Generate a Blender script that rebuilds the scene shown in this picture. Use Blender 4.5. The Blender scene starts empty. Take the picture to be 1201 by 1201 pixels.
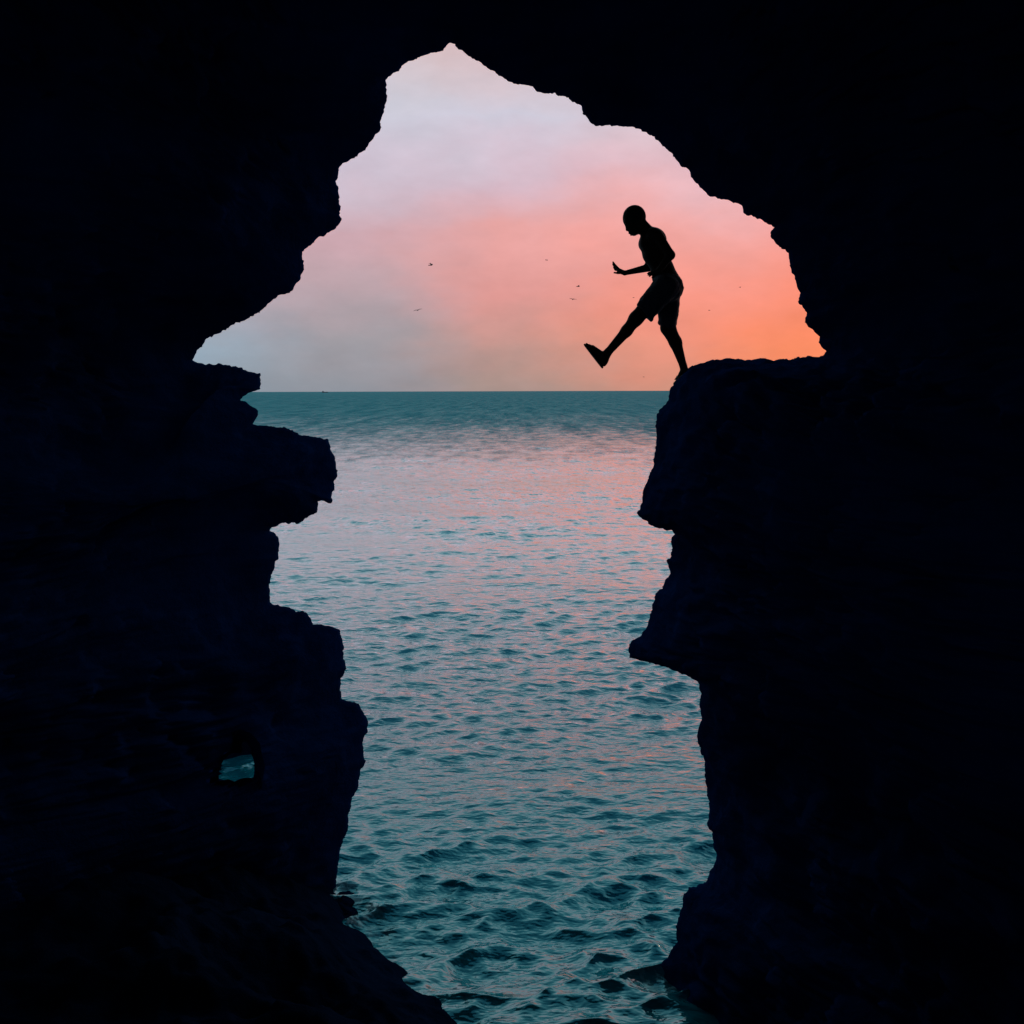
import bpy, math, random
import numpy as np
from mathutils import Vector, Matrix

random.seed(7); RNG = np.random.default_rng(11)
S = bpy.context.scene
COL = S.collection
R = math.radians

# ------------------------------------------------------------------ camera
F = 1287.0; W = 1201.0                     # focal length and picture width in photo pixels
PITCH = -math.atan(142.0 / F); ROLL = R(-0.17)
D_R = 9.8                                  # metres to the right-hand ledge (a teenager stands on it)
ROT = Matrix.Rotation(math.pi / 2 + PITCH, 3, 'X') @ Matrix.Rotation(ROLL, 3, 'Z')
RN = np.array(ROT)
def ray(px, py):
    v = np.stack([(np.asarray(px, float) - W / 2) / F, (W / 2 - np.asarray(py, float)) / F,
                  -np.ones_like(np.asarray(px, float))], -1)
    return v @ RN.T
H = float(-ray(778, 1139)[2] / ray(778, 1139)[1] * D_R)     # eye height above the water
def at(px, py, Y):                         # point on a pixel's ray at forward distance Y
    d = ray(px, py); return np.array([0, 0, H]) + d * (np.asarray(Y) / d[..., 1])[..., None]
def ground(px, py, z=0.0):                 # point on a pixel's ray at height z
    d = ray(px, py); return np.array([0, 0, H]) + d * ((z - H) / d[..., 2])[..., None]

cam = bpy.data.cameras.new('camera'); cam.sensor_width = 36; cam.lens = F / W * 36
cam.clip_start = 0.05; cam.clip_end = 80000
co = bpy.data.objects.new('camera', cam); COL.objects.link(co)
co.matrix_world = Matrix.Translation((0, 0, H)) @ ROT.to_4x4()
S.camera = co
S.render.resolution_x = S.render.resolution_y = 1024
S.view_settings.view_transform = 'Standard'; S.view_settings.look = 'None'
S.view_settings.gamma = 1; S.view_settings.use_curve_mapping = False
S.view_settings.exposure = 0.0

# ------------------------------------------------------------------ world: dusk sky
def lin(c):
    r = []
    for v in c:
        v /= 255.0
        r.append(v / 12.92 if v <= 0.04045 else ((v + 0.055) / 1.055) ** 2.4)
    return (*r, 1.0)
SUN_AZ, SUN_EL = 33.0, 2.0
w = bpy.data.worlds.new('World'); S.world = w; w.use_nodes = True
nt = w.node_tree; nt.nodes.clear(); N = nt.nodes.new; L = nt.links.new
def math_node(op, a, b=None, c=None):
    n = N('ShaderNodeMath'); n.operation = op
    for i, v in enumerate((a, b, c)):
        if v is None: continue
        if isinstance(v, (int, float)): n.inputs[i].default_value = v
        else: L(v, n.inputs[i])
    return n.outputs[0]
tc = N('ShaderNodeTexCoord'); sep = N('ShaderNodeSeparateXYZ'); L(tc.outputs['Generated'], sep.inputs[0])
el = math_node('MULTIPLY', math_node('ARCSINE', sep.outputs[2]), 180 / math.pi)
az = math_node('MULTIPLY', math_node('ARCTAN2', sep.outputs[0], sep.outputs[1]), 180 / math.pi)
mp = N('ShaderNodeMapping'); mp.inputs['Scale'].default_value = (1, 1, 2.2); L(tc.outputs['Generated'], mp.inputs[0])
def noise(scale, detail, rough, off):
    m = N('ShaderNodeMapping'); m.inputs['Location'].default_value = off; L(mp.outputs[0], m.inputs[0])
    n = N('ShaderNodeTexNoise'); n.inputs['Scale'].default_value = scale; n.inputs['Detail'].default_value = detail
    n.inputs['Roughness'].default_value = rough; L(m.outputs[0], n.inputs['Vector']); return math_node('SUBTRACT', n.outputs['Fac'], 0.5)
n1 = noise(7, 5, 0.55, (3, 1, 7)); n2 = noise(5, 5, 0.55, (9, 4, 2)); n3 = noise(16, 6, 0.6, (1, 8, 5))
elp = math_node('MULTIPLY_ADD', n1, 4.5, el)
azp = math_node('MULTIPLY_ADD', n2, 13.0, az)
EMAX = 90.0
def ramp(stops):
    n = N('ShaderNodeValToRGB'); L(math_node('DIVIDE', elp, EMAX), n.inputs[0])
    e = n.color_ramp.elements
    while len(e) > 1: e.remove(e[-1])
    e[0].position = stops[0][0] / EMAX; e[0].color = lin(stops[0][1])
    for p, c in stops[1:]:
        x = e.new(p / EMAX); x.color = lin(c)
    return n.outputs[0]
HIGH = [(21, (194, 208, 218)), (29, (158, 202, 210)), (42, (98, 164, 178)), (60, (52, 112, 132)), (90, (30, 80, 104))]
SKY = [(-19, [(0, (140, 162, 178)), (2.5, (148, 174, 194)), (5, (170, 178, 196)), (8, (186, 178, 196)), (13, (198, 196, 210))]),
       (-9, [(0, (144, 150, 160)), (2.5, (160, 156, 164)), (5, (188, 164, 172)), (8, (208, 170, 180)), (11, (206, 194, 210)), (14, (204, 206, 220)), (17, (214, 196, 200))]),
       (0, [(0, (168, 146, 140)), (2.5, (196, 150, 144)), (5, (226, 154, 150)), (8, (234, 166, 164)), (10.5, (218, 186, 200)), (13, (210, 206, 222)), (15, (216, 198, 206)), (17, (222, 192, 194))]),
       (8, [(0, (204, 146, 128)), (2.5, (238, 148, 130)), (5, (247, 152, 138)), (8, (244, 168, 164)), (11, (230, 190, 200)), (14, (216, 200, 210)), (17, (214, 198, 204))]),
       (17, [(0, (250, 142, 98)), (2.5, (252, 138, 104)), (5, (251, 142, 120)), (8, (244, 156, 150)), (12, (232, 182, 188)), (17, (214, 194, 202))])]
cur = None; prev = None
for a, st in SKY:
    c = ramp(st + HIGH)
    if cur is None: cur, prev = c, a; continue
    mr = N('ShaderNodeMapRange'); mr.interpolation_type = 'SMOOTHSTEP'
    mr.inputs[1].default_value = prev; mr.inputs[2].default_value = a; L(azp, mr.inputs[0])
    mx = N('ShaderNodeMix'); mx.data_type = 'RGBA'; L(mr.outputs[0], mx.inputs['Factor']); L(cur, mx.inputs['A']); L(c, mx.inputs['B'])
    cur, prev = mx.outputs['Result'], a
# the landward half of the sky is plain blue dusk
mr = N('ShaderNodeMapRange'); mr.interpolation_type = 'SMOOTHSTEP'; mr.inputs[1].default_value = 45; mr.inputs[2].default_value = 120
L(math_node('ABSOLUTE', az), mr.inputs[0])
mx = N('ShaderNodeMix'); mx.data_type = 'RGBA'; L(mr.outputs[0], mx.inputs['Factor']); L(cur, mx.inputs['A'])
L(ramp([(0, (110, 120, 140)), (12, (120, 132, 156)), (60, (52, 112, 132)), (90, (30, 80, 104))]), mx.inputs['B']); cur = mx.outputs['Result']
# thin cloud mottling
hs = N('ShaderNodeHueSaturation'); L(cur, hs.inputs['Color']); L(math_node('MULTIPLY_ADD', n3, 0.3, 1.0), hs.inputs['Value']); cur = hs.outputs[0]
sky = N('ShaderNodeTexSky'); sky.sky_type = 'NISHITA'; sky.sun_disc = False
sky.sun_elevation = R(SUN_EL); sky.sun_rotation = R(SUN_AZ)
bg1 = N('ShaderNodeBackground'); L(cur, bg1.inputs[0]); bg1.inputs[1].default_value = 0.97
bg2 = N('ShaderNodeBackground'); L(sky.outputs[0], bg2.inputs[0]); bg2.inputs[1].default_value = 0.004
ad = N('ShaderNodeAddShader'); L(bg1.outputs[0], ad.inputs[0]); L(bg2.outputs[0], ad.inputs[1])
wo = N('ShaderNodeOutputWorld'); L(ad.outputs[0], wo.inputs[0])

# the sun has all but set behind the right-hand rock
sun = bpy.data.lights.new('sun', 'SUN'); sun.energy = 0.2; sun.angle = R(6); sun.color = (1.0, 0.62, 0.42)
so = bpy.data.objects.new('sun', sun); COL.objects.link(so); so.location = (20, 30, 20)
sd = Vector((math.sin(R(SUN_AZ)) * math.cos(R(SUN_EL)), math.cos(R(SUN_AZ)) * math.cos(R(SUN_EL)), math.sin(R(SUN_EL))))
so.rotation_euler = sd.to_track_quat('Z', 'Y').to_euler()

# ------------------------------------------------------------------ helpers
def hash3(ix, iy, iz, seed):
    h = (ix.astype(np.uint32) * np.uint32(374761393) + iy.astype(np.uint32) * np.uint32(668265263)
         + iz.astype(np.uint32) * np.uint32(2147483647) + np.uint32(seed * 1013904223 & 0xffffffff))
    h = (h ^ (h >> np.uint32(13))) * np.uint32(1274126177)
    h = (h ^ (h >> np.uint32(16))) * np.uint32(2246822519)
    return ((h ^ (h >> np.uint32(15))) & np.uint32(0xffffff)).astype(float) / 0xffffff * 2 - 1
def vnoise(P, seed=0):
    P = np.asarray(P, float); i = np.floor(P).astype(np.int64); f = P - i; f = f * f * f * (f * (f * 6 - 15) + 10); r = 0
    for dx in (0, 1):
        for dy in (0, 1):
            for dz in (0, 1):
                wgt = (f[..., 0] if dx else 1 - f[..., 0]) * (f[..., 1] if dy else 1 - f[..., 1]) * (f[..., 2] if dz else 1 - f[..., 2])
                r = r + wgt * hash3(i[..., 0] + dx, i[..., 1] + dy, i[..., 2] + dz, seed)
    return r
def fbm(P, octs=4, seed=0, gain=0.5, ridged=False):
    r = 0; a = 1
    for o in range(octs):
        n = vnoise(P * 2.03 ** o + 17.3 * o, seed + o)
        r = r + a * ((1 - 2 * np.abs(n)) if ridged else n); a *= gain
    return r
def mesh(name, V, Fc, mat, parent=None, smooth=True):
    V = np.asarray(V, np.float32).reshape(-1, 3); Fc = np.asarray(Fc, np.int32); k = Fc.shape[1]
    m = bpy.data.meshes.new(name); m.vertices.add(len(V)); m.vertices.foreach_set('co', V.ravel())
    m.loops.add(Fc.size); m.loops.foreach_set('vertex_index', Fc.ravel())
    m.polygons.add(len(Fc)); m.polygons.foreach_set('loop_start', np.arange(0, Fc.size, k, dtype=np.int32))
    m.polygons.foreach_set('loop_total', np.full(len(Fc), k, np.int32))
    m.update(calc_edges=True); m.validate()
    m.polygons.foreach_set('use_smooth', np.full(len(m.polygons), smooth)); m.materials.append(mat)
    o = bpy.data.objects.new(name, m); COL.objects.link(o)
    if parent: o.parent = parent
    return o
def grid_faces(a, b, wrap=False):
    i = np.arange(a - 1)[:, None]; j = np.arange(b if wrap else b - 1)[None, :]; j2 = (j + 1) % b
    return np.stack([i * b + j, i * b + j2, (i + 1) * b + j2, (i + 1) * b + j], -1).reshape(-1, 4)
def tag(o, label, cat=None, group=None, kind=None):
    o['label'] = label
    if cat: o['category'] = cat
    if group: o['group'] = group
    if kind: o['kind'] = kind
    return o
def empty(name, loc):
    o = bpy.data.objects.new(name, None); o.empty_display_size = 0.2; o.location = loc; COL.objects.link(o); return o
def nodes(name):
    m = bpy.data.materials.new(name); m.use_nodes = True; t = m.node_tree; b = t.nodes['Principled BSDF']; return m, t, b
def simple(name, c, rough=0.7, var=0.25, scale=30, bump=0.1):
    m, t, b = nodes(name)
    n = t.nodes.new('ShaderNodeTexNoise'); n.inputs['Scale'].default_value = scale; n.inputs['Detail'].default_value = 4
    r = t.nodes.new('ShaderNodeValToRGB'); t.links.new(n.outputs['Fac'], r.inputs[0])
    r.color_ramp.elements[0].position = 0.3; r.color_ramp.elements[1].position = 0.7
    r.color_ramp.elements[0].color = (*[x * (1 - var) for x in c], 1); r.color_ramp.elements[1].color = (*[x * (1 + var) for x in c], 1)
    t.links.new(r.outputs[0], b.inputs['Base Color']); b.inputs['Roughness'].default_value = rough
    bp = t.nodes.new('ShaderNodeBump'); bp.inputs['Strength'].default_value = bump; bp.inputs['Distance'].default_value = 0.01
    t.links.new(n.outputs['Fac'], bp.inputs['Height']); t.links.new(bp.outputs[0], b.inputs['Normal'])
    return m

# ------------------------------------------------------------------ materials
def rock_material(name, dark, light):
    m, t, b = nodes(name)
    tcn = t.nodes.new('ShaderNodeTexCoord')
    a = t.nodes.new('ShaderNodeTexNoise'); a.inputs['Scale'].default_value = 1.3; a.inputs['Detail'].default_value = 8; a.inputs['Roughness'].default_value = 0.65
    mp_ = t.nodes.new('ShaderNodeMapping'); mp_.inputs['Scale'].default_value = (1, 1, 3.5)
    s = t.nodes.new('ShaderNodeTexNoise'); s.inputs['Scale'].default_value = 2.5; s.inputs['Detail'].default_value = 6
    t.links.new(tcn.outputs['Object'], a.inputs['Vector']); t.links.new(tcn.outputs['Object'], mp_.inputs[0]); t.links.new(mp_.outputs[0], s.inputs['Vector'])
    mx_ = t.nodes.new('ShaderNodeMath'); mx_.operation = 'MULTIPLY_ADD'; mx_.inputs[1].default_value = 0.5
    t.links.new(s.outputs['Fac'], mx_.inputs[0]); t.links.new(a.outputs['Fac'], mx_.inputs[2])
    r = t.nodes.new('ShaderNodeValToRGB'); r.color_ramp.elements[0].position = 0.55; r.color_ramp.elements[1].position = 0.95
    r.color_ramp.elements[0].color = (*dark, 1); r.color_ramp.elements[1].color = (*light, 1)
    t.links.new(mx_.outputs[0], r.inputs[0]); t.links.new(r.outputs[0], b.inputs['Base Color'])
    f = t.nodes.new('ShaderNodeTexNoise'); f.inputs['Scale'].default_value = 14; f.inputs['Detail'].default_value = 8; f.inputs['Roughness'].default_value = 0.7
    t.links.new(tcn.outputs['Object'], f.inputs['Vector'])
    ma = t.nodes.new('ShaderNodeMath'); ma.operation = 'ADD'; t.links.new(f.outputs['Fac'], ma.inputs[0]); t.links.new(mx_.outputs[0], ma.inputs[1])
    bp = t.nodes.new('ShaderNodeBump'); bp.inputs['Strength'].default_value = 0.7; bp.inputs['Distance'].default_value = 0.05
    t.links.new(ma.outputs[0], bp.inputs['Height']); t.links.new(bp.outputs[0], b.inputs['Normal'])
    b.inputs['Roughness'].default_value = 0.85; b.inputs['Specular IOR Level'].default_value = 0.0
    return m
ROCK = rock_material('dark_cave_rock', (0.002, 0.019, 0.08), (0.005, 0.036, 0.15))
WET = rock_material('wet_boulder_rock', (0.002, 0.008, 0.026), (0.004, 0.016, 0.05))
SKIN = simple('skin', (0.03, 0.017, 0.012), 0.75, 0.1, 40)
SKIN.node_tree.nodes['Principled BSDF'].inputs['Specular IOR Level'].default_value = 0.15
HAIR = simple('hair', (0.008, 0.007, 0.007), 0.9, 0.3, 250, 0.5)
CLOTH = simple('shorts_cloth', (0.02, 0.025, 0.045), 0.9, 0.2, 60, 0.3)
RUBBER = simple('sandal_rubber', (0.015, 0.015, 0.016), 0.8, 0.2, 60)
EYE = simple('eye', (0.5, 0.48, 0.45), 0.2, 0.05, 20)
FEATHER = simple('feathers', (0.05, 0.045, 0.045), 0.8, 0.3, 8)
HULL = simple('ship_hull', (0.12, 0.14, 0.16), 0.6, 0.1, 0.3)
SHIPW = simple('ship_superstructure', (0.35, 0.36, 0.38), 0.6, 0.1, 0.3)

# sea: dark teal water, wind-ruffled far out, calmer between, foam by the rocks
def sea_material():
    m, t, b = nodes('sea_water'); Nn = t.nodes.new; Ln = t.links.new
    def mt(op, *a):
        n = Nn('ShaderNodeMath'); n.operation = op
        for i, v in enumerate(a):
            if isinstance(v, (int, float)): n.inputs[i].default_value = v
            else: Ln(v, n.inputs[i])
        return n.outputs[0]
    g = Nn('ShaderNodeNewGeometry'); sp = Nn('ShaderNodeSeparateXYZ'); Ln(g.outputs['Position'], sp.inputs[0])
    Y = sp.outputs[1]
    def nz(scale, detail, rough, sc=(1, 1, 1), rot=0):
        mp2 = Nn('ShaderNodeMapping'); mp2.inputs['Scale'].default_value = sc; mp2.inputs['Rotation'].default_value = (0, 0, rot); Ln(g.outputs['Position'], mp2.inputs[0])
        n = Nn('ShaderNodeTexNoise'); n.inputs['Scale'].default_value = scale; n.inputs['Detail'].default_value = detail; n.inputs['Roughness'].default_value = rough
        Ln(mp2.outputs[0], n.inputs['Vector']); return n.outputs['Fac']
    def mrange(v, a, b_, c, d):
        n = Nn('ShaderNodeMapRange'); n.interpolation_type = 'SMOOTHSTEP'; Ln(v, n.inputs[0])
        for i, x in enumerate((a, b_, c, d)): n.inputs[i + 1].default_value = x
        return n.outputs[0]
    # wind line about 110 m out
    near = mt('DIVIDE', 6600.0, mt('MAXIMUM', Y, 1.0))
    patch = mt('MULTIPLY_ADD', mt('SUBTRACT', nz(1.0, 5, 0.7, (0.6, 0.2, 1)), 0.5), 100.0, mt('MULTIPLY', mt('SUBTRACT', nz(0.02, 3, 0.6, (1, 0.6, 1)), 0.5), 40.0))
    wind = mrange(mt('ADD', near, patch), 82, 24, 0, 1)
    streak = mrange(nz(1.0, 6, 0.75, (0.28, 0.022, 1)), 0.33, 0.67, 0.35, 1.5)
    fine = nz(4.5, 3, 0.5, (0.6, 1, 1)); mid = nz(1.1, 5, 0.6, (0.4, 1, 1), 0.15); far = nz(0.22, 5, 0.65, (0.9, 0.6, 1), -0.1); dash = nz(1.5, 3, 0.6, (1, 0.32, 1), 0.1)
    near_w = mrange(Y, 20, 70, 1, 0); mid_w = mrange(Y, 25, 160, 0.35, 0.5)
    h = mt('ADD', mt('MULTIPLY', mt('MULTIPLY', fine, near_w), 0.075), mt('MULTIPLY', mt('MULTIPLY', mid, mid_w), 0.34))
    h = mt('ADD', h, mt('MULTIPLY', mt('MULTIPLY', mt('SUBTRACT', far, 0.5), mt('MULTIPLY_ADD', wind, 2.6, 0.35)), mrange(Y, 25, 80, 0, 1)))
    h = mt('ADD', h, mt('MULTIPLY', mt('MULTIPLY', dash, mrange(Y, 22, 60, 0, 1)), 0.42))
    bp = Nn('ShaderNodeBump'); bp.inputs['Strength'].default_value = 0.9; bp.inputs['Distance'].default_value = 1.0
    Ln(h, bp.inputs['Height'])
    body = Nn('ShaderNodeMix'); body.data_type = 'RGBA'; body.inputs['A'].default_value = (0.001, 0.24, 0.29, 1); body.inputs['B'].default_value = (0.002, 0.40, 0.41, 1); Ln(mt('MULTIPLY', wind, mt('MULTIPLY', streak, 0.85)), body.inputs['Factor'])
    at_ = Nn('ShaderNodeAttribute'); at_.attribute_name = 'foam'
    fm = Nn('ShaderNodeMix'); fm.data_type = 'RGBA'; Ln(body.outputs['Result'], fm.inputs['A']); fm.inputs['B'].default_value = (0.6, 0.68, 0.7, 1)
    fpat = mrange(nz(9, 5, 0.7), 0.47, 0.6, 0, 1)
    ff = mt('MULTIPLY', at_.outputs['Fac'], fpat); Ln(ff, fm.inputs['Factor'])
    # body colour below, sky reflection on top; ruffled water far out reflects less than calm water
    t.nodes.remove(b); out = t.nodes['Material Output']
    dif = Nn('ShaderNodeBsdfDiffuse'); Ln(fm.outputs['Result'], dif.inputs['Color']); Ln(bp.outputs[0], dif.inputs['Normal'])
    gl = Nn('ShaderNodeBsdfGlossy'); Ln(bp.outputs[0], gl.inputs['Normal'])
    gc = Nn('ShaderNodeCombineColor'); Ln(mrange(Y, 10.5, 19, 0.68, 0.96), gc.inputs[0]); gc.inputs[1].default_value = 0.98; gc.inputs[2].default_value = 1.0; Ln(gc.outputs[0], gl.inputs['Color'])  # cyan highlight tint put into the reflection colour of the nearest water
    Ln(mt('ADD', mt('MULTIPLY_ADD', wind, 0.2, 0.05), mt('MULTIPLY', ff, 0.5)), gl.inputs['Roughness'])
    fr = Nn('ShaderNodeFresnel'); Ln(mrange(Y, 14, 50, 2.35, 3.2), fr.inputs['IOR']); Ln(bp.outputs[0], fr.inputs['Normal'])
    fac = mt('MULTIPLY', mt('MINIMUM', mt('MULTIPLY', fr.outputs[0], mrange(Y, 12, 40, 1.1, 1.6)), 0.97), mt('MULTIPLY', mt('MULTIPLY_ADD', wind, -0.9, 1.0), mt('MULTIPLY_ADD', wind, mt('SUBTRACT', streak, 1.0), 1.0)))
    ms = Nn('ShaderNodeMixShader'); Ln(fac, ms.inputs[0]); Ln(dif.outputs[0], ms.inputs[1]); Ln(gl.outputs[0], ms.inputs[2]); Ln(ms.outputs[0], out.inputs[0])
    return m
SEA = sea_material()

# ------------------------------------------------------------------ sea
def build_sea():
    th = R(1) * np.concatenate([np.linspace(-180, -60, 40, endpoint=False), np.linspace(-60, -36, 50, endpoint=False),
        np.linspace(-36, 36, 1050, endpoint=False), np.linspace(36, 60, 50, endpoint=False), np.linspace(60, 180, 40, endpoint=False)])
    r = np.concatenate([np.linspace(0.05, 6, 14, endpoint=False), np.geomspace(6.5, 140, 1000, endpoint=False), np.geomspace(140, 26000, 90)])
    dr = np.gradient(r)
    X = r[:, None] * np.sin(th)[None]; Y = r[:, None] * np.cos(th)[None]
    Z = np.zeros_like(X); DX = np.zeros_like(X); DY = np.zeros_like(X)
    n = 90; lam = np.geomspace(0.2, 8.0, n)
    n_act = 14 + 1000 + 20
    sl = slice(0, n_act); Xs, Ys = X[sl], Y[sl]
    gust = 0.8 + 0.75 * fbm(np.stack([Xs * 0.12, Ys * 0.2, Xs * 0], -1), 3, 40)
    for i, l in enumerate(lam):
        k = 2 * math.pi / l; ang = RNG.normal(0, 0.68 if l < 0.7 else 0.5) + 0.12
        dx, dy = math.sin(ang), -math.cos(ang)
        slope = 0.080 if l < 0.6 else (0.052 if l < 1.0 else (0.030 if l < 2.2 else 0.012))
        A = slope / k
        fade = np.clip((l / (dr[sl] * 3.2)) - 0.7, 0, 1)[:, None] * np.clip((150 - r[sl]) / 60, 0, 1)[:, None] * np.clip(1.15 - (r[sl] - 9) / 34, 0.55, 1)[:, None]
        ph = k * (dx * Xs + dy * Ys) + RNG.uniform(0, 2 * math.pi)
        s = np.sin(ph) * (A * fade * gust); c = np.cos(ph) * (A * fade * gust)
        Z[sl] += c; DX[sl] -= dx * s * 0.9; DY[sl] -= dy * s * 0.9
    X = X + DX; Y = Y + DY
    V = np.stack([X, Y, Z], -1)
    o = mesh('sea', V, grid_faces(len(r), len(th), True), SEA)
    # foam close to the rocks' feet
    foam = np.zeros(X.shape)
    for (px, py, rad, k) in [(404, 1066, 0.4, 1.0), (394, 1040, 0.3, 0.9), (421, 1088, 0.25, 0.8), (470, 1130, 0.3, 0.6), (780, 1146, 0.25, 0.8), (500, 1160, 0.25, 0.6)]:
        g = ground(px, py); foam = np.maximum(foam, k * np.exp(-((X - g[0]) ** 2 + (Y - g[1]) ** 2) / rad ** 2))
    a = o.data.attributes.new('foam', 'FLOAT', 'POINT'); a.data.foreach_set('value', foam.ravel().astype(np.float32))
    tag(o, 'teal sea with pink reflections and small waves running to the horizon', 'sea', kind='structure')
build_sea()

# ------------------------------------------------------------------ cave
LEFT = [(225,423),(237.5,426),(255,428),(285,430),(286,433),(296,435),(306,437.5),(306.7,445),(306,456),(300,460),(286,464),(280.5,470),
 (287.5,471),(292.5,475),(302.5,480),(302,486),(296,496),(307.5,499.5),(327.5,500.5),(345,504),(352.5,509),(372.5,512),(385.5,515.5),(387,527.5),
 (391,535),(392.5,549),(397,555.5),(392,562.5),(393,574),(390,579),(390,588),(375,589),(373,600),(360,606),(352.5,614),(342.5,614.5),(331,613),
 (321,616),(315.5,625),(321,625.5),(326,630),(327,640),(326.7,654),(322.5,661),(320,670),(317.5,677.5),(315,688),(315.5,697),(318.7,708),(330,711),
 (340,712.5),(347.5,716),(360,717.5),(363.7,722.5),(366,732),(377.5,732),(390,735.5),(397.5,737.5),(400,747.5),(402,760),(403,772.5),(407,777.5),
 (407,785),(403.7,791),(400,795),(399,815),(403.7,822),(412.5,825),(420,826),(426,832.5),(430,840),(432,847.5),(430.5,857.5),(426,866),(425.7,874),
 (428,882.5),(427,892.5),(423.7,901),(420,920),(413.7,937.5),(410,955),(407.5,972.5),(401,987.5),(397.5,1007.5),(395,1025),(393.7,1040),(390,1070),(386,1110)]
CEIL = [(226,423),(231.6,411.3),(241.6,398),(260,389.7),(275,381.4),(293.3,371.4),(305,365.7),(321.6,351.4),(343.2,340.4),(351.5,328),(356,314.8),
 (356.5,306.4),(354.2,296.4),(371.5,281.5),(391.5,268),(398.8,259.8),(399.8,246.5),(398,229.8),(396.5,219.8),(394.8,209.8),(397,194.9),(408,188.2),
 (419.8,183.9),(428,174.9),(435.8,167.2),(439,159.2),(444.8,153.9),(448,141.6),(451.5,125),(454.8,110),(453,93.3),(464.8,84),(468,80),(489.8,68.3),
 (513,61.6),(524.8,52.6),(534,51),(536.4,56.6),(553,68.3),(569.7,80),(593,93.3),(600,96.6),(623,102.6),(635,108.3),(650,109.3),(663,113.3),(676.6,119.3),
 (683.3,131.6),(695,145),(700,149.2),(716.6,147.6),(741.6,149.2),(758.2,155),(770,165),(786.5,180),(801.5,196.5),(808,200.5),(813,211.5),(829.8,229.2),
 (853,234.8),(869.8,241.5),(873,249.8),(889.8,256.5),(909,265.8),(903,271.5),(909.8,284.8),(923,298),(928,314.8),(933,331.4),(937,343),(934.8,353),
 (945.8,366.4),(944.8,379),(959.7,393),(963,406.4),(968.7,410.4),(966.4,416.4)]
RIGHT = [(965,418),(937.5,418.7),(925,421),(905,422.5),(890,421),(875,423.7),(850,420.5),(832.5,423.7),(817.5,427),(808.7,430.5),(800.5,436.5),(794.5,444),(788.5,455),
 (783.5,463.7),(782,470),(773.7,481),(770.7,491),(769.5,507.5),(769.5,527.5),(766,548.7),(761,557.5),(757.5,570),(753.7,583.7),(750,596),(748,600.7),
 (751,606),(756,610),(762.5,617.5),(782.5,623),(787.5,622.5),(792,627),(787.5,628.7),(789,637.5),(787.5,650),(786,655.5),(780.5,658),(784.5,667.5),
 (784.5,675),(777.5,687.5),(768.7,701),(763.7,717.5),(758.7,733.7),(750,747.5),(741,752.5),(737.5,760),(738,772.5),(757.5,775),(772.5,782),(787.5,785),
 (800,791),(812.5,795),(822,802),(820.5,817.5),(821,830),(822.5,843.7),(819.5,855),(818,862.5),(821,880),(826,895),(827.5,910),(831,925),(833,945),
 (831,964.6),(834,981),(835,993.7),(839,1002),(837,1012.4),(831,1022.9),(830,1029),(823.8,1035.3),(816.5,1039),(807,1040.5),(805,1046.8),(801,1054),
 (800,1066.6),(796.7,1079),(793.6,1087.4),(792.6,1108),(787.4,1118.6),(779,1127),(776,1133),(778,1140.5),(780,1170),(782,1215)]
D_L = float(ground(394, 1042)[1])

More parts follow.
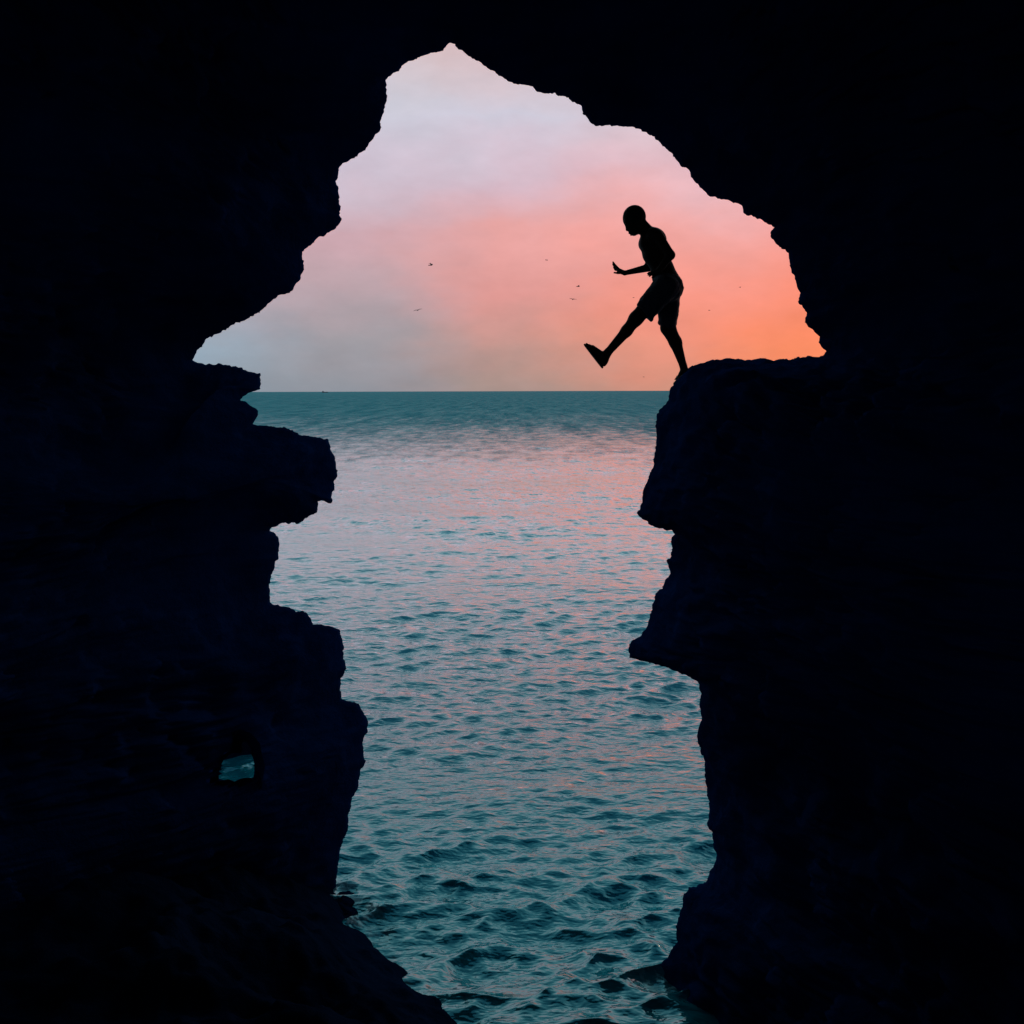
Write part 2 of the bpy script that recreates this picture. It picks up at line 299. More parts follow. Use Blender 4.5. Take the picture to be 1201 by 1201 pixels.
def build_cave():
    pl = np.array(LEFT[::-1]); pc = np.array(CEIL[1:-1]); pr = np.array(RIGHT)
    P = np.vstack([pl, pc, pr])
    part = np.concatenate([np.zeros(len(pl)), np.ones(len(pc)), np.full(len(pr), 2)])
    seg = np.hypot(*np.diff(P, axis=0).T); arc = np.concatenate([[0], np.cumsum(seg)])
    sL = arc[len(pl) - 1]; sR = arc[len(pl) + len(pc)]
    step = 2.0; s = np.arange(0, arc[-1], step); n = len(s)
    px = np.interp(s, arc, P[:, 0]); py = np.interp(s, arc, P[:, 1])
    q = np.stack([s * 0.09, s * 0, s * 0], -1); q2 = q + 50
    px += 1.4 * fbm(q, 4, 1, 0.78); py += 1.4 * fbm(q2, 4, 2, 0.78)
    u = np.clip((s - sL) / (sR - sL), 0, 1); u = u * u * (3 - 2 * u)
    D = D_L + (D_R - D_L) * u
    D = D + 0.25 * fbm(np.stack([s * 0.006, s * 0, s * 0], -1), 3, 5) * np.clip(np.minimum(s, s[-1] - s) / 200, 0, 1) * np.clip(np.abs(s - (sR + 170)) / 200, 0, 1)
    P0 = at(px, py, D); ds = step / F * 10.5
    def blur(A, sig):
        if sig < 0.3: return A
        k = int(sig * 3) + 1; g = np.exp(-0.5 * (np.arange(-k, k + 1) / sig) ** 2); g /= g.sum()
        B = np.pad(A, ((k, k), (0, 0)), mode='reflect', reflect_type='odd')
        return np.stack([np.convolve(B[:, j], g, 'valid') for j in range(A.shape[1])], 1)
    def normals(sig):
        B = blur(P0[:, [0, 2]], sig); T = np.gradient(B, axis=0); T /= np.linalg.norm(T, axis=1)[:, None] + 1e-9
        Nn = np.stack([-T[:, 1], T[:, 0]], 1)        # left of travel = away from the opening
        Nn = blur(Nn, sig); return Nn / (np.linalg.norm(Nn, axis=1)[:, None] + 1e-9)
    a = 0.75 + (0.22 - 0.75) * np.clip((s - sR + 60) / 120, 0, 1)
    ledge = np.clip(1 - np.abs(s - (sR + 90)) / 130, 0, 1); ledge = np.minimum(1, ledge * 2.5)
    a = a * (1 - 0.55 * ledge)
    cam_d = np.concatenate([np.linspace(0, 0.5, 14, endpoint=False), np.linspace(0.5, 3, 40, endpoint=False), np.linspace(3, 10, 44, endpoint=False), np.linspace(10, 17.5, 22)])
    sea_d = np.concatenate([np.linspace(0.03, 0.6, 14, endpoint=False), np.linspace(0.6, 3.2, 22)])
    rows = []
    ctr = np.array([0.0, 4.5])
    for d in list(-sea_d[::-1]) + list(cam_d):
        if d >= 0:
            off = a * d + 0.045 * d * d; dd = d
        else:
            e = -d; off = (0.5 + 0 * a) * e + 1.2 * e * e; dd = e
            off = off * (1 - 0.6 * ledge * np.clip(1 - e / 1.2, 0, 1))
        mo = off.mean(); sig = 0.55 * mo / ds
        B = blur(P0[:, [0, 2]], sig); Nn = normals(max(0.12, 0.8 * mo) / ds)
        XZ = B + Nn * off[:, None]
        if d > 10:
            f = math.cos((d - 10) / 7.5 * math.pi / 2) ** 0.6 if d < 17.5 else 0
            XZ = ctr + (XZ - ctr) * f
        Yv = blur(D[:, None], sig)[:, 0] - d
        Q = np.stack([XZ[:, 0], Yv, XZ[:, 1]], 1)
        amp = min(1, dd / 1.3)
        bl = fbm(Q * np.array([0.9, 0.9, 1.6]), 3, 9, 0.5)
        disp = amp * (0.16 * bl + 0.10 * (1 + fbm(Q * np.array([2.6, 2.6, 3.6]), 4, 21, 0.55, True)) + 0.05 * np.round(2 * fbm(Q * np.array([0.7, 0.7, 3.0]), 2, 30)))
        disp = disp * (1 - 0.7 * ledge * np.clip(1 - dd / 1.5, 0, 1))
        fine = 0.02 * min(1, dd / 0.15) * fbm(Q * 9, 3, 60)
        Q[:, [0, 2]] += Nn * (np.abs(disp) + fine)[:, None]; Q[:, 1] += 0.6 * disp * np.sin(s * 0.02)
        rows.append(Q)
    V = np.stack(rows, 1)                                # (s, t, 3)
    nt_ = V.shape[1]
    # rows of the three rock masses
    iL = int(sL / step) + 1; iR = int(sR / step)
    hp = [(256,916),(257,905),(259,897),(263,890),(271,884),(273.5,878),(273,871),(280,868),(289,869),(293,874),(296,879),(297.5,888),(299,897),(298,908),(297,914),(288,915),(276,917),(268,914),(261,915)]
    hp = np.array(hp, float); m = 80; sg = np.hypot(*np.diff(np.vstack([hp, hp[:1]]), axis=0).T); ar = np.concatenate([[0], np.cumsum(sg)])
    tt = np.linspace(0, ar[-1], m, endpoint=False); hx = np.interp(tt, ar, np.append(hp[:, 0], hp[0, 0])); hy = np.interp(tt, ar, np.append(hp[:, 1], hp[0, 1]))
    hole_c = at(278, 893, D_L); ax = ray(278, 893); ax = ax / np.linalg.norm(ax)
    for nm, i0, i1, lab, cat in (('cave_wall_left', 0, iL, 'black layered rock wall with jutting shelves and a small arched hole', 'rock wall'),
                            ('cave_ceiling', iL, iR, 'black jagged rock arch roofing the cave above the open sky', 'cave ceiling'),
                            ('cave_wall_right', iR, n - 1, 'black overhanging rock wall with the flat ledge the person steps from', 'rock wall')):
        v = V[i0:i1 + 1]; fc = grid_faces(v.shape[0], nt_)
        v = v.reshape(-1, 3)
        if nm == 'cave_wall_left':
            c = v[fc].mean(1) - hole_c; al = c @ ax; rad = np.linalg.norm(c - al[:, None] * ax, axis=1)
            al_in = float(np.median(al[(rad < 0.2) & (al < 0)])); al_out = float(np.median(al[(rad < 0.2) & (al > 0)]))
            e1 = np.cross(ax, (0, 0, 1)); e1 /= np.linalg.norm(e1); e2 = np.cross(e1, ax)
            hc = at(hx, hy, np.full(m, D_L)) - hole_c; ht = np.arctan2(hc @ e2, hc @ e1); hr = np.hypot(hc @ e2, hc @ e1); od = np.argsort(ht)
            rim = np.interp(np.arctan2(c @ e2, c @ e1), ht[od], hr[od], period=2 * math.pi)
            fc = fc[~((rad < rim * np.where(al < (al_in + al_out) / 2, 1.12, 1.6)) & (np.abs(al) < 5))]
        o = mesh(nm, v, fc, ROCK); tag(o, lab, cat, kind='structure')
        if nm == 'cave_wall_left': wl = o
    # lining of the small hole
    rr = []
    Y0 = D_L + (al_in + 0.16) * ax[1]; dz = (al_out - al_in) * ax[1]
    for d in np.concatenate([np.linspace(-0.24, -0.03, 6), np.linspace(0, dz + 0.35, 18)]):
        Q = at(hx, hy, np.full(m, Y0)); c0 = at(278, 893, Y0); c = c0 + ray(278, 893) / ray(278, 893)[1] * d
        k = 1 + (1.9 * abs(d) if d < 0 else 0.5 * d / dz + 0.9 * (d / dz) ** 3)
        Q = c + (Q - c0) * k
        Q = Q + (0.03 * min(1, abs(d) * 3)) * np.stack([fbm(Q * 4, 3, 71), 0 * hx, fbm(Q * 4, 3, 72)], 1)
        rr.append(Q)
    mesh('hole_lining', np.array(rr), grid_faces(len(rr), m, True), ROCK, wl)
build_cave()

# cave floor on the left: a wet rock shelf sloping down to the water
def floor_edge():
    px = [(393,1040),(402,1066),(407,1088),(422,1094),(431,1102),(436,1112),(450,1122),(460,1130),(472,1137),(477,1150),(482,1160),(500,1164),(512,1172),(525,1187),(536,1200)]
    g = [ground(*p)[:2] for p in px]
    E = np.array([(-2.6, 13.5), (-2.1, 12.0)] + [tuple(x) for x in g] + [(-0.1, 7.9), (0.5, 6.6), (2.2, 5.4), (9, 5.0)])
    for _ in range(2):
        E = np.vstack([E[:1], np.stack([0.75 * E[:-1] + 0.25 * E[1:], 0.25 * E[:-1] + 0.75 * E[1:]], 1).reshape(-1, 2), E[-1:]])
    return E
def floor_z(X, Y):
    E = floor_edge(); P = np.stack([X, Y], -1); best = np.full(X.shape, 1e9); sign = np.zeros(X.shape)
    for a, b in zip(E[:-1], E[1:]):
        ab = b - a; t = np.clip(((P - a) @ ab) / (ab @ ab), 0, 1); dv = P - (a + t[..., None] * ab); d = np.hypot(dv[..., 0], dv[..., 1])
        cr = ab[0] * dv[..., 1] - ab[1] * dv[..., 0]; m = d < best; best = np.where(m, d, best); sign = np.where(m, np.sign(cr), sign)
    # the walk is southwards along the edge: land lies to the right of travel
    d = -best * sign
    z = np.where(d > 0, 1.25 * (1 - np.exp(-d / 1.5)), np.maximum(1.2 * d, -0.8))
    n = fbm(np.stack([X * 1.1, Y * 1.1, X * 0], -1), 4, 80); z = z + np.clip(d, 0, 1) * 0.28 * n + 0.03 * fbm(np.stack([X * 6, Y * 6, X * 0], -1), 3, 85)
    plat = np.clip((5.2 - Y) / 3.0, 0, 1); plat = plat * plat * (3 - 2 * plat)
    return z + plat * np.clip(d, 0, 1) * (H - 1.65 - 1.25)
def build_floor():
    x = np.concatenate([np.linspace(-11, -3, 90, endpoint=False), np.linspace(-3, 0.6, 160, endpoint=False), np.linspace(0.6, 11, 60)])
    y = np.concatenate([np.linspace(-9, 6, 70, endpoint=False), np.linspace(6, 12.6, 260)])
    X, Y = np.meshgrid(x, y, indexing='ij')
    o = mesh('cave_floor', np.stack([X, Y, floor_z(X, Y)], -1), grid_faces(len(x), len(y)), WET)
    tag(o, 'dark wet rock floor sloping down to the water at the left wall', 'rock floor', kind='structure')
build_floor()

# ------------------------------------------------------------------ loose rocks
def rock_mesh_data(seed, sub, sx, sy, sz, amp=0.3):
    import bmesh
    bm = bmesh.new(); bmesh.ops.create_icosphere(bm, subdivisions=sub, radius=1.0)
    V = np.array([v.co[:] for v in bm.verts]); Fc = np.array([[v.index for v in f.verts] for f in bm.faces]); bm.free()
    n = fbm(V * 1.3 + seed * 7.1, 3, seed); n2 = fbm(V * 4 + seed * 3.3, 3, seed + 5)
    V = V * (1 + amp * n + 0.25 * amp * n2)[:, None]
    for k in range(6):                                    # knocked-off faces
        d = RNG.normal(size=3); d /= np.linalg.norm(d); h = RNG.uniform(0.55, 0.8); p = V @ d; V -= np.clip(p - h, 0, 9)[:, None] * d * 0.85
    return V * np.array([sx, sy, sz]), Fc
g = ground(401, 1064); V, Fc = rock_mesh_data(3, 4, 0.2, 0.3, 0.11, 0.45)
o = mesh('boulder', V, Fc, WET); o.location = (g[0], g[1], -0.02)
tag(o, 'small black boulder in the foam at the foot of the layered rock wall', 'boulder')
V, Fc = rock_mesh_data(8, 5, 2.0, 1.6, 3.0, 0.12)
o = mesh('sea_rock', V, Fc, WET); o.location = (-5.55, 16.9, 0.4)  # added: darkens the reflections seen through the hole and shows at its top
tag(o, 'dark sea rock standing in the water behind the small arched hole', 'sea rock')
stones = [(7, 915), (38, 945), (30, 985), (55, 952), (82, 948), (88, 972), (78, 980), (105, 990), (112, 949), (120, 970), (168, 972), (192, 945), (180, 960), (235, 933), (262, 938), (276, 930), (305, 925), (60, 1010), (140, 1000), (215, 985)]
protos = [rock_mesh_data(20 + k, 2, 1, 1, 0.7, 0.35) for k in range(4)]
pm = []
for i, (px, py) in enumerate(stones):
    d = ray(px, py); tt = np.linspace(6, 16, 1200); pts = np.array([0, 0, H]) + tt[:, None] * d
    zz = floor_z(pts[:, 0], pts[:, 1]); hit = np.argmax(pts[:, 2] < zz)
    p = pts[hit] if hit > 0 else pts[-1]
    if p[1] > 11.0: continue
    k = i % 4
    if len(pm) <= k:
        o = mesh('stone', protos[k][0], protos[k][1], WET); pm.append(o)
    else:
        o = pm[k].copy(); COL.objects.link(o)
    r_ = RNG.uniform(0.05, 0.11); o.scale = (r_, r_ * RNG.uniform(0.7, 1.1), r_); o.rotation_euler = (0, 0, RNG.uniform(0, 6))
    o.location = (p[0], p[1], float(floor_z(np.array(p[0]), np.array(p[1]))) + r_ * 0.3)
    tag(o, 'small dark stone lying loose on the wet cave floor', 'stone', 'loose stones on the cave floor')

# ------------------------------------------------------------------ implicit surfaces -> mesh (naive surface nets)
def surface_nets(Fv, org, h):
    nx, ny, nz = Fv.shape; ins = Fv < 0
    cs = np.zeros((nx - 1, ny - 1, nz - 1), np.int8)
    for dx in (0, 1):
        for dy in (0, 1):
            for dz in (0, 1): cs += ins[dx:nx - 1 + dx, dy:ny - 1 + dy, dz:nz - 1 + dz]
    act = np.argwhere((cs > 0) & (cs < 8)); idx = np.full(cs.shape, -1, np.int64); idx[tuple(act.T)] = np.arange(len(act))
    acc = np.zeros((len(act), 3)); cnt = np.zeros(len(act))
    cor = [(a, b, c) for a in (0, 1) for b in (0, 1) for c in (0, 1)]
    for i, p in enumerate(cor):
        for q in cor[i + 1:]:
            if sum(abs(x - y) for x, y in zip(p, q)) != 1: continue
            a = Fv[tuple((act + p).T)]; b = Fv[tuple((act + q).T)]; m = (a < 0) != (b < 0)
            t = np.where(m, a / np.where(m, a - b, 1), 0); pos = np.array(p) + t[:, None] * (np.array(q) - np.array(p))
            acc += pos * m[:, None]; cnt += m
    V = (act + acc / cnt[:, None]) * h + org; faces = []
    for ax in range(3):
        sl0 = [slice(1, -1)] * 3; sl1 = [slice(1, -1)] * 3; sl0[ax] = slice(0, -1); sl1[ax] = slice(1, None)
        A = ins[tuple(sl0)]; B = ins[tuple(sl1)]; e = np.argwhere(A != B)
        flip = A[tuple(e.T)]; base = e.copy()
        for k in range(3):
            if k != ax: base[:, k] += 1
        u, v = [k for k in range(3) if k != ax]
        def cell(du, dv):
            c = base.copy(); c[:, u] -= du; c[:, v] -= dv; return idx[tuple(c.T)]
        qd = np.stack([cell(1, 1), cell(0, 1), cell(0, 0), cell(1, 0)], 1)
        if ax == 1: flip = ~flip
        qd = np.where(flip[:, None], qd, qd[:, ::-1]); faces.append(qd)
    return V, np.vstack(faces)
class Field:
    def __init__(self, lo, hi, h):
        self.lo = np.array(lo, float); self.h = h; self.n = np.ceil((np.array(hi) - self.lo) / h).astype(int) + 1
        self.F = np.full(self.n, 0.5, float)
    def local(self, lo, hi):
        a = np.clip(np.floor((lo - self.lo) / self.h).astype(int), 0, self.n - 1); b = np.clip(np.ceil((hi - self.lo) / self.h).astype(int) + 1, 1, self.n)
        sl = tuple(slice(x, y) for x, y in zip(a, b)); g = np.meshgrid(*[np.arange(x, y) * self.h + self.lo[i] for i, (x, y) in enumerate(zip(a, b))], indexing='ij')
        return sl, np.stack(g, -1)
    def _put(self, sl, d, k):
        f = self.F[sl]
        if k > 0:
            hh = np.clip(0.5 + 0.5 * (f - d) / k, 0, 1); self.F[sl] = f + (d - f) * hh - k * hh * (1 - hh)
        else: self.F[sl] = np.minimum(f, d)
    def cone(self, a, b, ra, rb, k=0.02, fy=1.0, sub=False):
        """round cone a-b; fy scales its depth (world y)"""
        a = np.array(a, float); b = np.array(b, float); m = max(ra, rb) * max(1, fy) + 2.5 * k + 2 * self.h
        sl, P = self.local(np.minimum(a, b) - m, np.maximum(a, b) + m)
        ab = b - a; t = np.clip(((P - a) @ ab) / (ab @ ab + 1e-12), 0, 1); dv = P - (a + t[..., None] * ab)
        if fy != 1: dv = dv / np.array([1, fy, 1])
        self._put(sl, np.linalg.norm(dv, axis=-1) - (ra + (rb - ra) * t), k)
    def ell(self, c, r, k=0.02, ang=0.0):
        """ellipsoid turned by ang about y"""
        c = np.array(c, float); r = np.array(r, float); m = r.max() + 2.5 * k + 2 * self.h
        sl, P = self.local(c - m, c + m); v = P - c; ca, sa = math.cos(ang), math.sin(ang)
        q = np.stack([v[..., 0] * ca + v[..., 2] * sa, v[..., 1], -v[..., 0] * sa + v[..., 2] * ca], -1)
        k0 = np.linalg.norm(q / r, axis=-1); k1 = np.linalg.norm(q / (r * r), axis=-1) + 1e-9
        self._put(sl, k0 * (k0 - 1) / k1, k)
    def cut(self, p, n, lo, hi):
        sl, P = self.local(np.array(lo), np.array(hi)); n = np.array(n, float); n /= np.linalg.norm(n)
        self.F[sl] = np.maximum(self.F[sl], (P - np.array(p)) @ n)
    def build(self, name, mat, parent, base):
        V, Fc = surface_nets(self.F, self.lo, self.h); o = mesh(name, V - base, Fc, mat, parent); return o

# ------------------------------------------------------------------ person stepping off the ledge
PX = D_R / F                                              # metres per photo pixel at the ledge
def build_person():
    def p(x, y, dy=0.0): return at(x, y, D_R) + np.array([0, dy, 0])
    base = p(803, 437)
    root = empty('person', base)
    tag(root, 'bare-chested person in shorts striding off the ledge with one leg kicked forward', 'person')
    lo = p(680, 442) - np.array([0.03, 0.26, 0.03]); hi = p(812, 238) + np.array([0.03, 0.26, 0.03])
    B = Field(lo, hi, 0.0062); r = lambda v: v * PX
    N_, F_ = -0.10, 0.10                                   # near (his left) and far side
    # trunk
    B.cone(p(766, 283), p(768, 297), r(15.5), r(13.5), 0.03, 1.25)
    B.cone(p(768, 297), p(777, 315), r(13.5), r(12.0), 0.03, 1.2)
    B.cone(p(777, 315), p(783, 333), r(12.0), r(16.0), 0.03, 1.1)
    B.cone(p(765, 278, -0.12), p(765, 278, 0.12), r(8.5), r(8.5), 0.03)      # shoulder girdle
    B.cone(p(757, 286, -0.06), p(757, 286, 0.06), r(7), r(7), 0.03)          # chest
    # neck and head, bowed to look at the feet
    B.cone(p(764, 277.5), p(751, 263), r(8.0), r(7.6), 0.02)
    B.ell(p(743.6, 255.2), (r(12.9), 0.076, r(13.6)), 0.02, R(-20))
    B.ell(p(743, 264), (r(8.6), 0.062, r(10.5)), 0.02, R(10))                # face
    B.cone(p(744, 271.5, -0.028), p(744, 271.5, 0.028), r(4.6), r(4.6), 0.02)   # chin and jaw
    B.cone(p(750, 269, -0.04), p(750, 269, 0.04), r(4.5), r(4.5), 0.02)
    B.cone(p(734.6, 262.5), p(735.9, 269.2), r(1.3), r(2.1), 0.006)          # nose
    B.cone(p(737.5, 269, -0.008), p(737.5, 269, 0.008), r(1.5), r(1.5), 0.006)
    B.cone(p(738.3, 273.2, -0.016), p(738.3, 273.2, 0.016), r(1.15), r(1.15), 0.004)  # lips
    B.cone(p(740.2, 275.4, -0.014), p(740.2, 275.4, 0.014), r(1.15), r(1.15), 0.004)
    B.cone(p(734, 259.5, -0.045), p(734, 259.5, 0.045), r(2.2), r(2.2), 0.012)        # brow
    for sgn in (-1, 1):
        B.ell(p(749.5, 259.5, sgn * 0.073), (r(2.4), 0.012, r(4.2)), 0.006, R(-15))   # ears
    # near arm: elbow drawn back, hand at the belly
    B.cone(p(768, 279, -0.165), p(782.3, 302.5, -0.20), r(6.2), r(5.2), 0.025)
    B.cone(p(782.3, 302.5, -0.20), p(768.5, 321.5, -0.19), r(5.0), r(3.3), 0.02)
    B.cone(p(768.5, 321.5, -0.19), p(763.5, 323.2, -0.185), r(3.3), r(3.4), 0.012, 0.75)
    for i, (ex, ey) in enumerate([(757.0, 322.8), (756.2, 323.8), (757.2, 325.2), (759.0, 326.4)]):
        dy = -0.215 + 0.019 * i
        B.cone(p(764, 323 + 0.5 * i, dy), p((764 + ex) / 2, 322.4 + 0.6 * i, dy), r(1.25), r(1.15), 0.004)
        B.cone(p((764 + ex) / 2, 322.4 + 0.6 * i, dy), p(ex, ey, dy), r(1.15), r(0.95), 0.004)
    B.cone(p(767, 322, -0.165), p(762.5, 327.5, -0.15), r(1.5), r(1.2), 0.005)
    # far arm: forearm held out, hand bent up
    B.cone(p(767, 279, 0.165), p(764.5, 308, 0.185), r(6.2), r(5.0), 0.025)
    B.cone(p(764.5, 311, 0.185), p(735, 317.8, 0.17), r(4.7), r(2.7), 0.02)
    B.cone(p(735, 317.8, 0.17), p(728.6, 315.4, 0.17), r(2.6), r(3.1), 0.01, 1.5)
    for i, (kx, ky, ex, ey) in enumerate([(724.6, 310.4, 720.5, 304.8), (724.2, 310.8, 720.6, 305.8), (724.0, 311.8, 720.8, 307.4), (724.2, 313.4, 722.0, 310.4)]):
        dy = 0.140 + 0.020 * i
        B.cone(p(729, 314.6, dy), p(kx, ky, dy), r(1.4), r(1.25), 0.004); B.cone(p(kx, ky, dy), p(ex, ey, dy), r(1.25), r(0.85), 0.003)
    B.cone(p(731.5, 317.8, 0.135), p(726, 318.6, 0.118), r(1.7), r(1.35), 0.006); B.cone(p(726, 318.6, 0.118), p(721.6, 318.2, 0.112), r(1.3), r(0.95), 0.003)
    # leading leg (near side) kicked forward
    B.cone(p(779, 337, N_), p(744.5, 374.5, N_), r(11.5), r(7.9), 0.03)
    B.cone(p(744.5, 374.5, N_), p(733.6, 388.8, N_), r(7.7), r(6.2), 0.03)
    B.cone(p(733.6, 388.8, N_), p(711.5, 414, N_), r(6.2), r(4.4), 0.03)
    B.cone(p(711.5, 414, N_), p(707.8, 423.6, N_), r(4.6), r(4.3), 0.015)
    B.cone(p(707, 419, N_), p(694, 407.8, N_), r(4.6), r(2.6), 0.02, 1.5)
    B.cone(p(705.8, 425.0, N_), p(690, 406.2, N_), r(3.2), r(2.2), 0.012, 2.0)
    B.cone(p(708, 423, N_), p(706.8, 426.6, N_), r(4.0), r(3.6), 0.012)
    for i in range(5):
        B.cone(p(691.5, 407.2, N_ - 0.036 + 0.018 * i), p(686.8 + 0.55 * abs(i - 1), 403.9 + 0.6 * abs(i - 1), N_ - 0.036 + 0.018 * i), r(1.35), r(1.2 + (0.35 if i == 4 else 0)), 0.004)
    # standing leg (far side)
    B.cone(p(786, 340, F_), p(785.5, 383, F_), r(12), r(8.6), 0.03)
    B.cone(p(785.5, 384, F_), p(794.3, 401, F_), r(8.7), r(7.1), 0.025)
    B.cone(p(794.3, 401, F_), p(803.3, 428.5, F_), r(7.1), r(4.3), 0.025)
    B.cone(p(803.3, 428.5, F_), p(805.2, 433.2, F_), r(4.3), r(4.1), 0.012)
    B.cone(p(804, 433.0, F_), p(799.5, 443.0, F_ + 0.09), r(3.6), r(2.3), 0.02, 1.4)
    for i in range(5):
        B.cone(p(799.6 - 0.7 * (i - 2), 442.6, F_ + 0.07 + 0.012 * i), p(797.8 - 0.7 * (i - 2), 448.0 - 0.5 * abs(i - 1), F_ + 0.12 + 0.014 * i), r(1.35), r(1.2 + (0.35 if i == 0 else 0)), 0.004)
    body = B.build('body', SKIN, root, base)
    # eyes
    for sgn in (-1, 1):
        e = Field(p(736, 262, sgn * 0.03) - 0.03, p(736, 262, sgn * 0.03) + 0.03, 0.003); e.ell(p(736.2, 262.6, sgn * 0.028), (0.011, 0.014, 0.009), 0)
        e.build('eye', EYE, root, base)
    # cropped hair: a thin cap over the skull
    hb = Field(p(728, 272) - np.array([0, 0.11, 0]), p(760, 239) + np.array([0, 0.11, 0]), 0.0062)
    hb.ell(p(743.9, 254.9), (r(13.3), 0.081, r(13.9)), 0.0, R(-20))
    hb.cut(p(734, 255), (-0.75, 0, -0.66), hb.lo, hb.lo + hb.n * hb.h)
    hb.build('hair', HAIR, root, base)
    # loose knee-length shorts
    T = Field(p(738, 400) - np.array([0, 0.27, 0]), p(806, 318) + np.array([0, 0.27, 0]), 0.0075)
    T.cone(p(780, 325), p(784.5, 337), r(14.6), r(16.6), 0.03, 1.12)
    T.cone(p(778, 338, N_), p(753, 368, N_), r(14.6), r(12.2), 0.03)
    T.cone(p(753, 368, N_), p(760, 374.6, N_), r(8), r(4.2), 0.02, 1.4)
    T.cone(p(786, 341, F_), p(784.5, 380, F_), r(14.6), r(11.0), 0.03)
    sl, Pq = T.local(T.lo, T.lo + T.n * T.h)
    T.F[sl] += 0.006 * fbm(Pq * np.array([14, 14, 7]), 2, 90) + 0.004 * fbm(Pq * 30, 2, 93)
    # hems: leading leg square to the thigh, standing leg level
    nlead = p(753, 371) - p(779, 338); nlead /= np.linalg.norm(nlead)
    nv = p(752.5, 374) - p(745.2, 359.2); hn = np.array([-nv[2], 0, nv[0]]); hn /= np.linalg.norm(hn)
    if hn @ nlead < 0: hn = -hn
    mid = p(770, 300)[0]
    a_, b_ = T.lo.copy(), T.lo + T.n * T.h
    a2, b2 = a_.copy(), b_.copy(); b2[1] = D_R + 0.0
    v1 = p(762, 378.4) - p(745.2, 359.2); h1 = np.array([-v1[2], 0, v1[0]]); h1 /= np.linalg.norm(h1)
    if h1 @ nlead < 0: h1 = -h1
    T.cut(p(745.2, 359.2), h1, a2, b2)
    v2 = p(773.6, 369.3) - p(762, 378.4); h2 = np.array([-v2[2], 0, v2[0]]); h2 /= np.linalg.norm(h2)
    if h2[2] > 0: h2 = -h2
    T.cut(p(762, 378.6), h2, a2, b2)
    a3, b3 = a_.copy(), b_.copy(); a3[1] = D_R
    v3 = p(795.5, 387) - p(772, 376); h3 = np.array([-v3[2], 0, v3[0]]); h3 /= np.linalg.norm(h3)
    if h3[2] > 0: h3 = -h3
    T.cut(p(776, 380.5), h3, a3, b3)
    T.cut(p(780, 321.5), (0.2, 0, 1), a_, b_)
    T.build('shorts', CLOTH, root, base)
    # sandals: flat sole and a strap
    def sandal(heel, toe, up, dy, dt):
        h_ = p(*heel, dy); t_ = p(*toe, dt); lo_ = np.minimum(h_, t_) - 0.08; hi_ = np.maximum(h_, t_) + 0.08
        Sd = Field(lo_, hi_, 0.005)
        sl, P = Sd.local(lo_, hi_); ax = (t_ - h_); ln = np.linalg.norm(ax); ax /= ln; u = np.array(up, float); u = u - ax * (u @ ax); u /= np.linalg.norm(u); v = np.cross(ax, u)
        q = P - h_; x = q @ ax; y = q @ v; z = q @ u
        wd = 0.036 + 0.010 * np.sin(np.clip(x / ln, 0, 1) * math.pi * 0.9)
        cx = np.clip(x, 0.03, ln - 0.035)
        d2 = np.sqrt((x - cx) ** 2 + y ** 2) - wd
        Sd.F[sl] = np.maximum(d2, np.abs(z) - 0.0085)
        o = Sd.build('sandal', RUBBER, root, base)
        St = Field(lo_ - 0.03, hi_ + 0.03, 0.005)
        c = h_ + ax * ln * 0.72
        for s_ in (-1, 1):
            St.cone(c - ax * 0.07 + v * 0.043 * s_ + u * 0.012, c - ax * 0.02 + v * 0.02 * s_ + u * 0.046, 0.007, 0.007, 0.004)
            St.cone(c - ax * 0.02 + v * 0.02 * s_ + u * 0.046, c + ax * 0.04 + u * 0.03, 0.007, 0.006, 0.004)
        St.build('strap', RUBBER, o, base)
    sandal((705.6, 431.5), (684.6, 404.3), (1, 0, 1), N_, N_)
    sandal((808.5, 437.6), (797.5, 451.5), (0, 0, 1), F_ - 0.03, F_ + 0.15)
build_person()

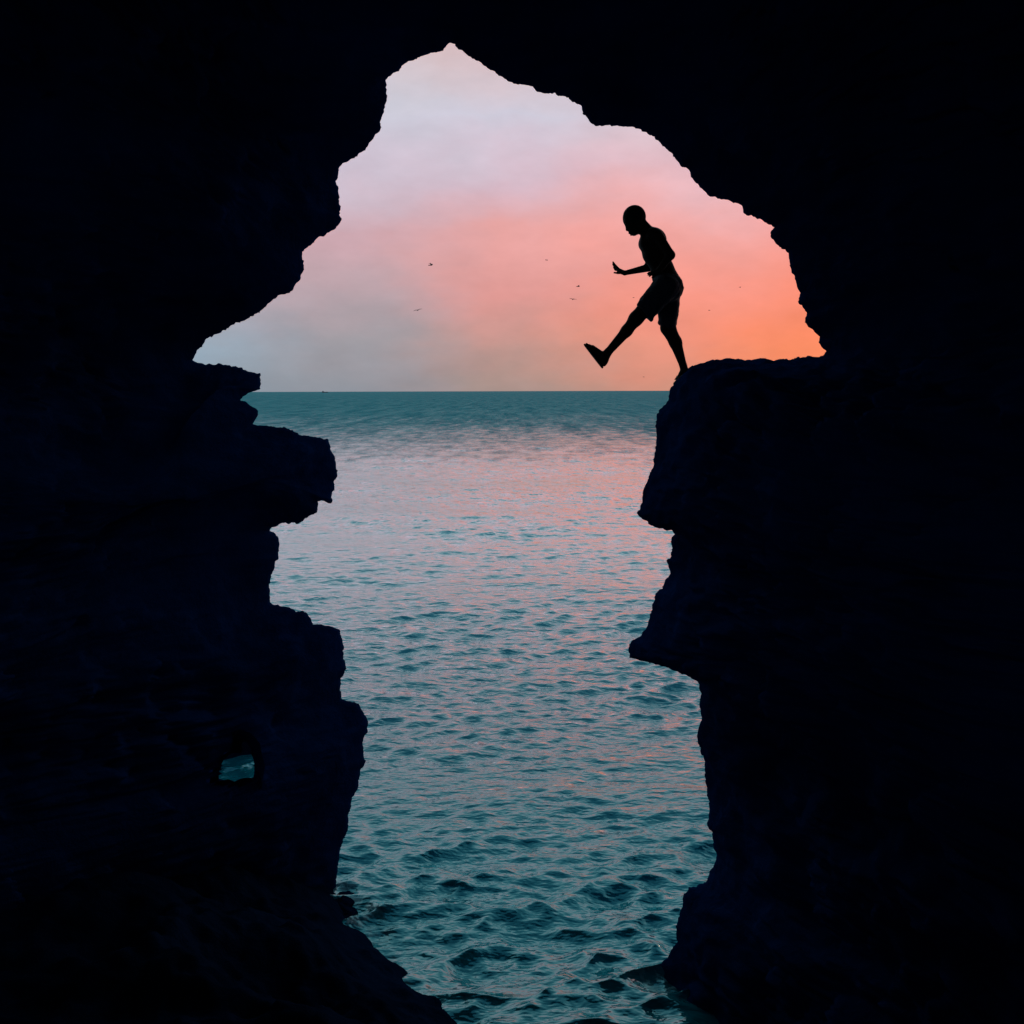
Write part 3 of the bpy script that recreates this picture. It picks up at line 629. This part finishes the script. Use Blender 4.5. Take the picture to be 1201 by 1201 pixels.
# ------------------------------------------------------------------ gulls and a far ship
def gull_mesh(flap):
    Fd = Field((-0.62, -0.35, -0.3), (0.62, 0.35, 0.35), 0.02)
    Fd.cone((0, -0.16, 0), (0, 0.12, 0.01), 0.045, 0.075, 0.03); Fd.cone((0, 0.12, 0.01), (0, 0.24, 0.04), 0.06, 0.045, 0.03)
    Fd.cone((0, 0.25, 0.04), (0, 0.32, 0.03), 0.025, 0.012, 0.01); Fd.cone((0, -0.16, 0), (0, -0.3, 0.0), 0.045, 0.035, 0.02)
    for s in (-1, 1):
        Fd.cone((0.03 * s, 0.06, 0.04), (0.26 * s, 0.11, 0.04 + 0.16 * flap), 0.035, 0.03, 0.02, 2.2)
        Fd.cone((0.26 * s, 0.11, 0.04 + 0.16 * flap), (0.58 * s, -0.03, 0.04 + 0.06 * flap), 0.03, 0.016, 0.01, 2.0)
    return surface_nets(Fd.F, Fd.lo, Fd.h)
gm = [gull_mesh(f) for f in (0.9, 0.3, -0.5)]
birds = [((505, 311), 190, 0, 'soaring'), ((490, 364), 200, 1, ''), ((641, 305), 330, 2, ''), ((678, 336), 250, 0, ''), ((672, 351), 230, 1, ''), ((743, 349), 340, 2, ''), ((868, 337), 330, 0, ''), ((832, 364), 320, 1, ''), ((755, 442), 420, 2, '')]
gp = {}
for i, ((px, py), Y, k, _) in enumerate(birds):
    if k not in gp: o = mesh('seagull', gm[k][0], gm[k][1], FEATHER); gp[k] = o
    else: o = gp[k].copy(); COL.objects.link(o)
    o.location = at(px, py, Y * (0.72 if px < 700 else 1.0)); o.rotation_euler = (R(RNG.uniform(-10, 10)), R(RNG.uniform(-18, 18)), RNG.uniform(0, 6.28))
    tag(o, 'tiny dark bird flying far off over the sea in the pink sky', 'bird', 'birds over the sea')
def build_ship():
    g = ground(381, 459.3); Y = 5200.0; x = float(at(381, 457, Y)[0])
    root = empty('ship', (x, Y, 0)); tag(root, 'tiny grey cargo ship on the sea horizon', 'ship')
    def prism(name, outline, z0, z1, mat, flare=1.0):
        n = len(outline); V = [(a, b, z0) for a, b in outline] + [(a * flare, b * flare, z1) for a, b in outline] + [(0, 0, z0), (0, 0, z1)]
        Fc = []
        for i in range(n):
            j = (i + 1) % n; Fc += [(i, j, n + j), (i, n + j, n + i), (j, i, 2 * n), (n + i, n + j, 2 * n + 1)]
        return mesh(name, V, Fc, mat, root, False)
    prism('hull', [(-13, -2.6), (9, -2.8), (14, 0), (9, 2.8), (-13, 2.6)], -0.5, 3.2, HULL, 1.06)
    prism('wheelhouse', [(-12, -2.2), (-7, -2.2), (-7, 2.2), (-12, 2.2)], 3.25, 8, SHIPW)
    prism('funnel', [(-6, -0.8), (-4.4, -0.8), (-4.4, 0.8), (-6, 0.8)], 3.25, 6.5, HULL)
    prism('mast', [(5, -0.2), (5.4, -0.2), (5.4, 0.2), (5, 0.2)], 3.25, 9, HULL)
build_ship()
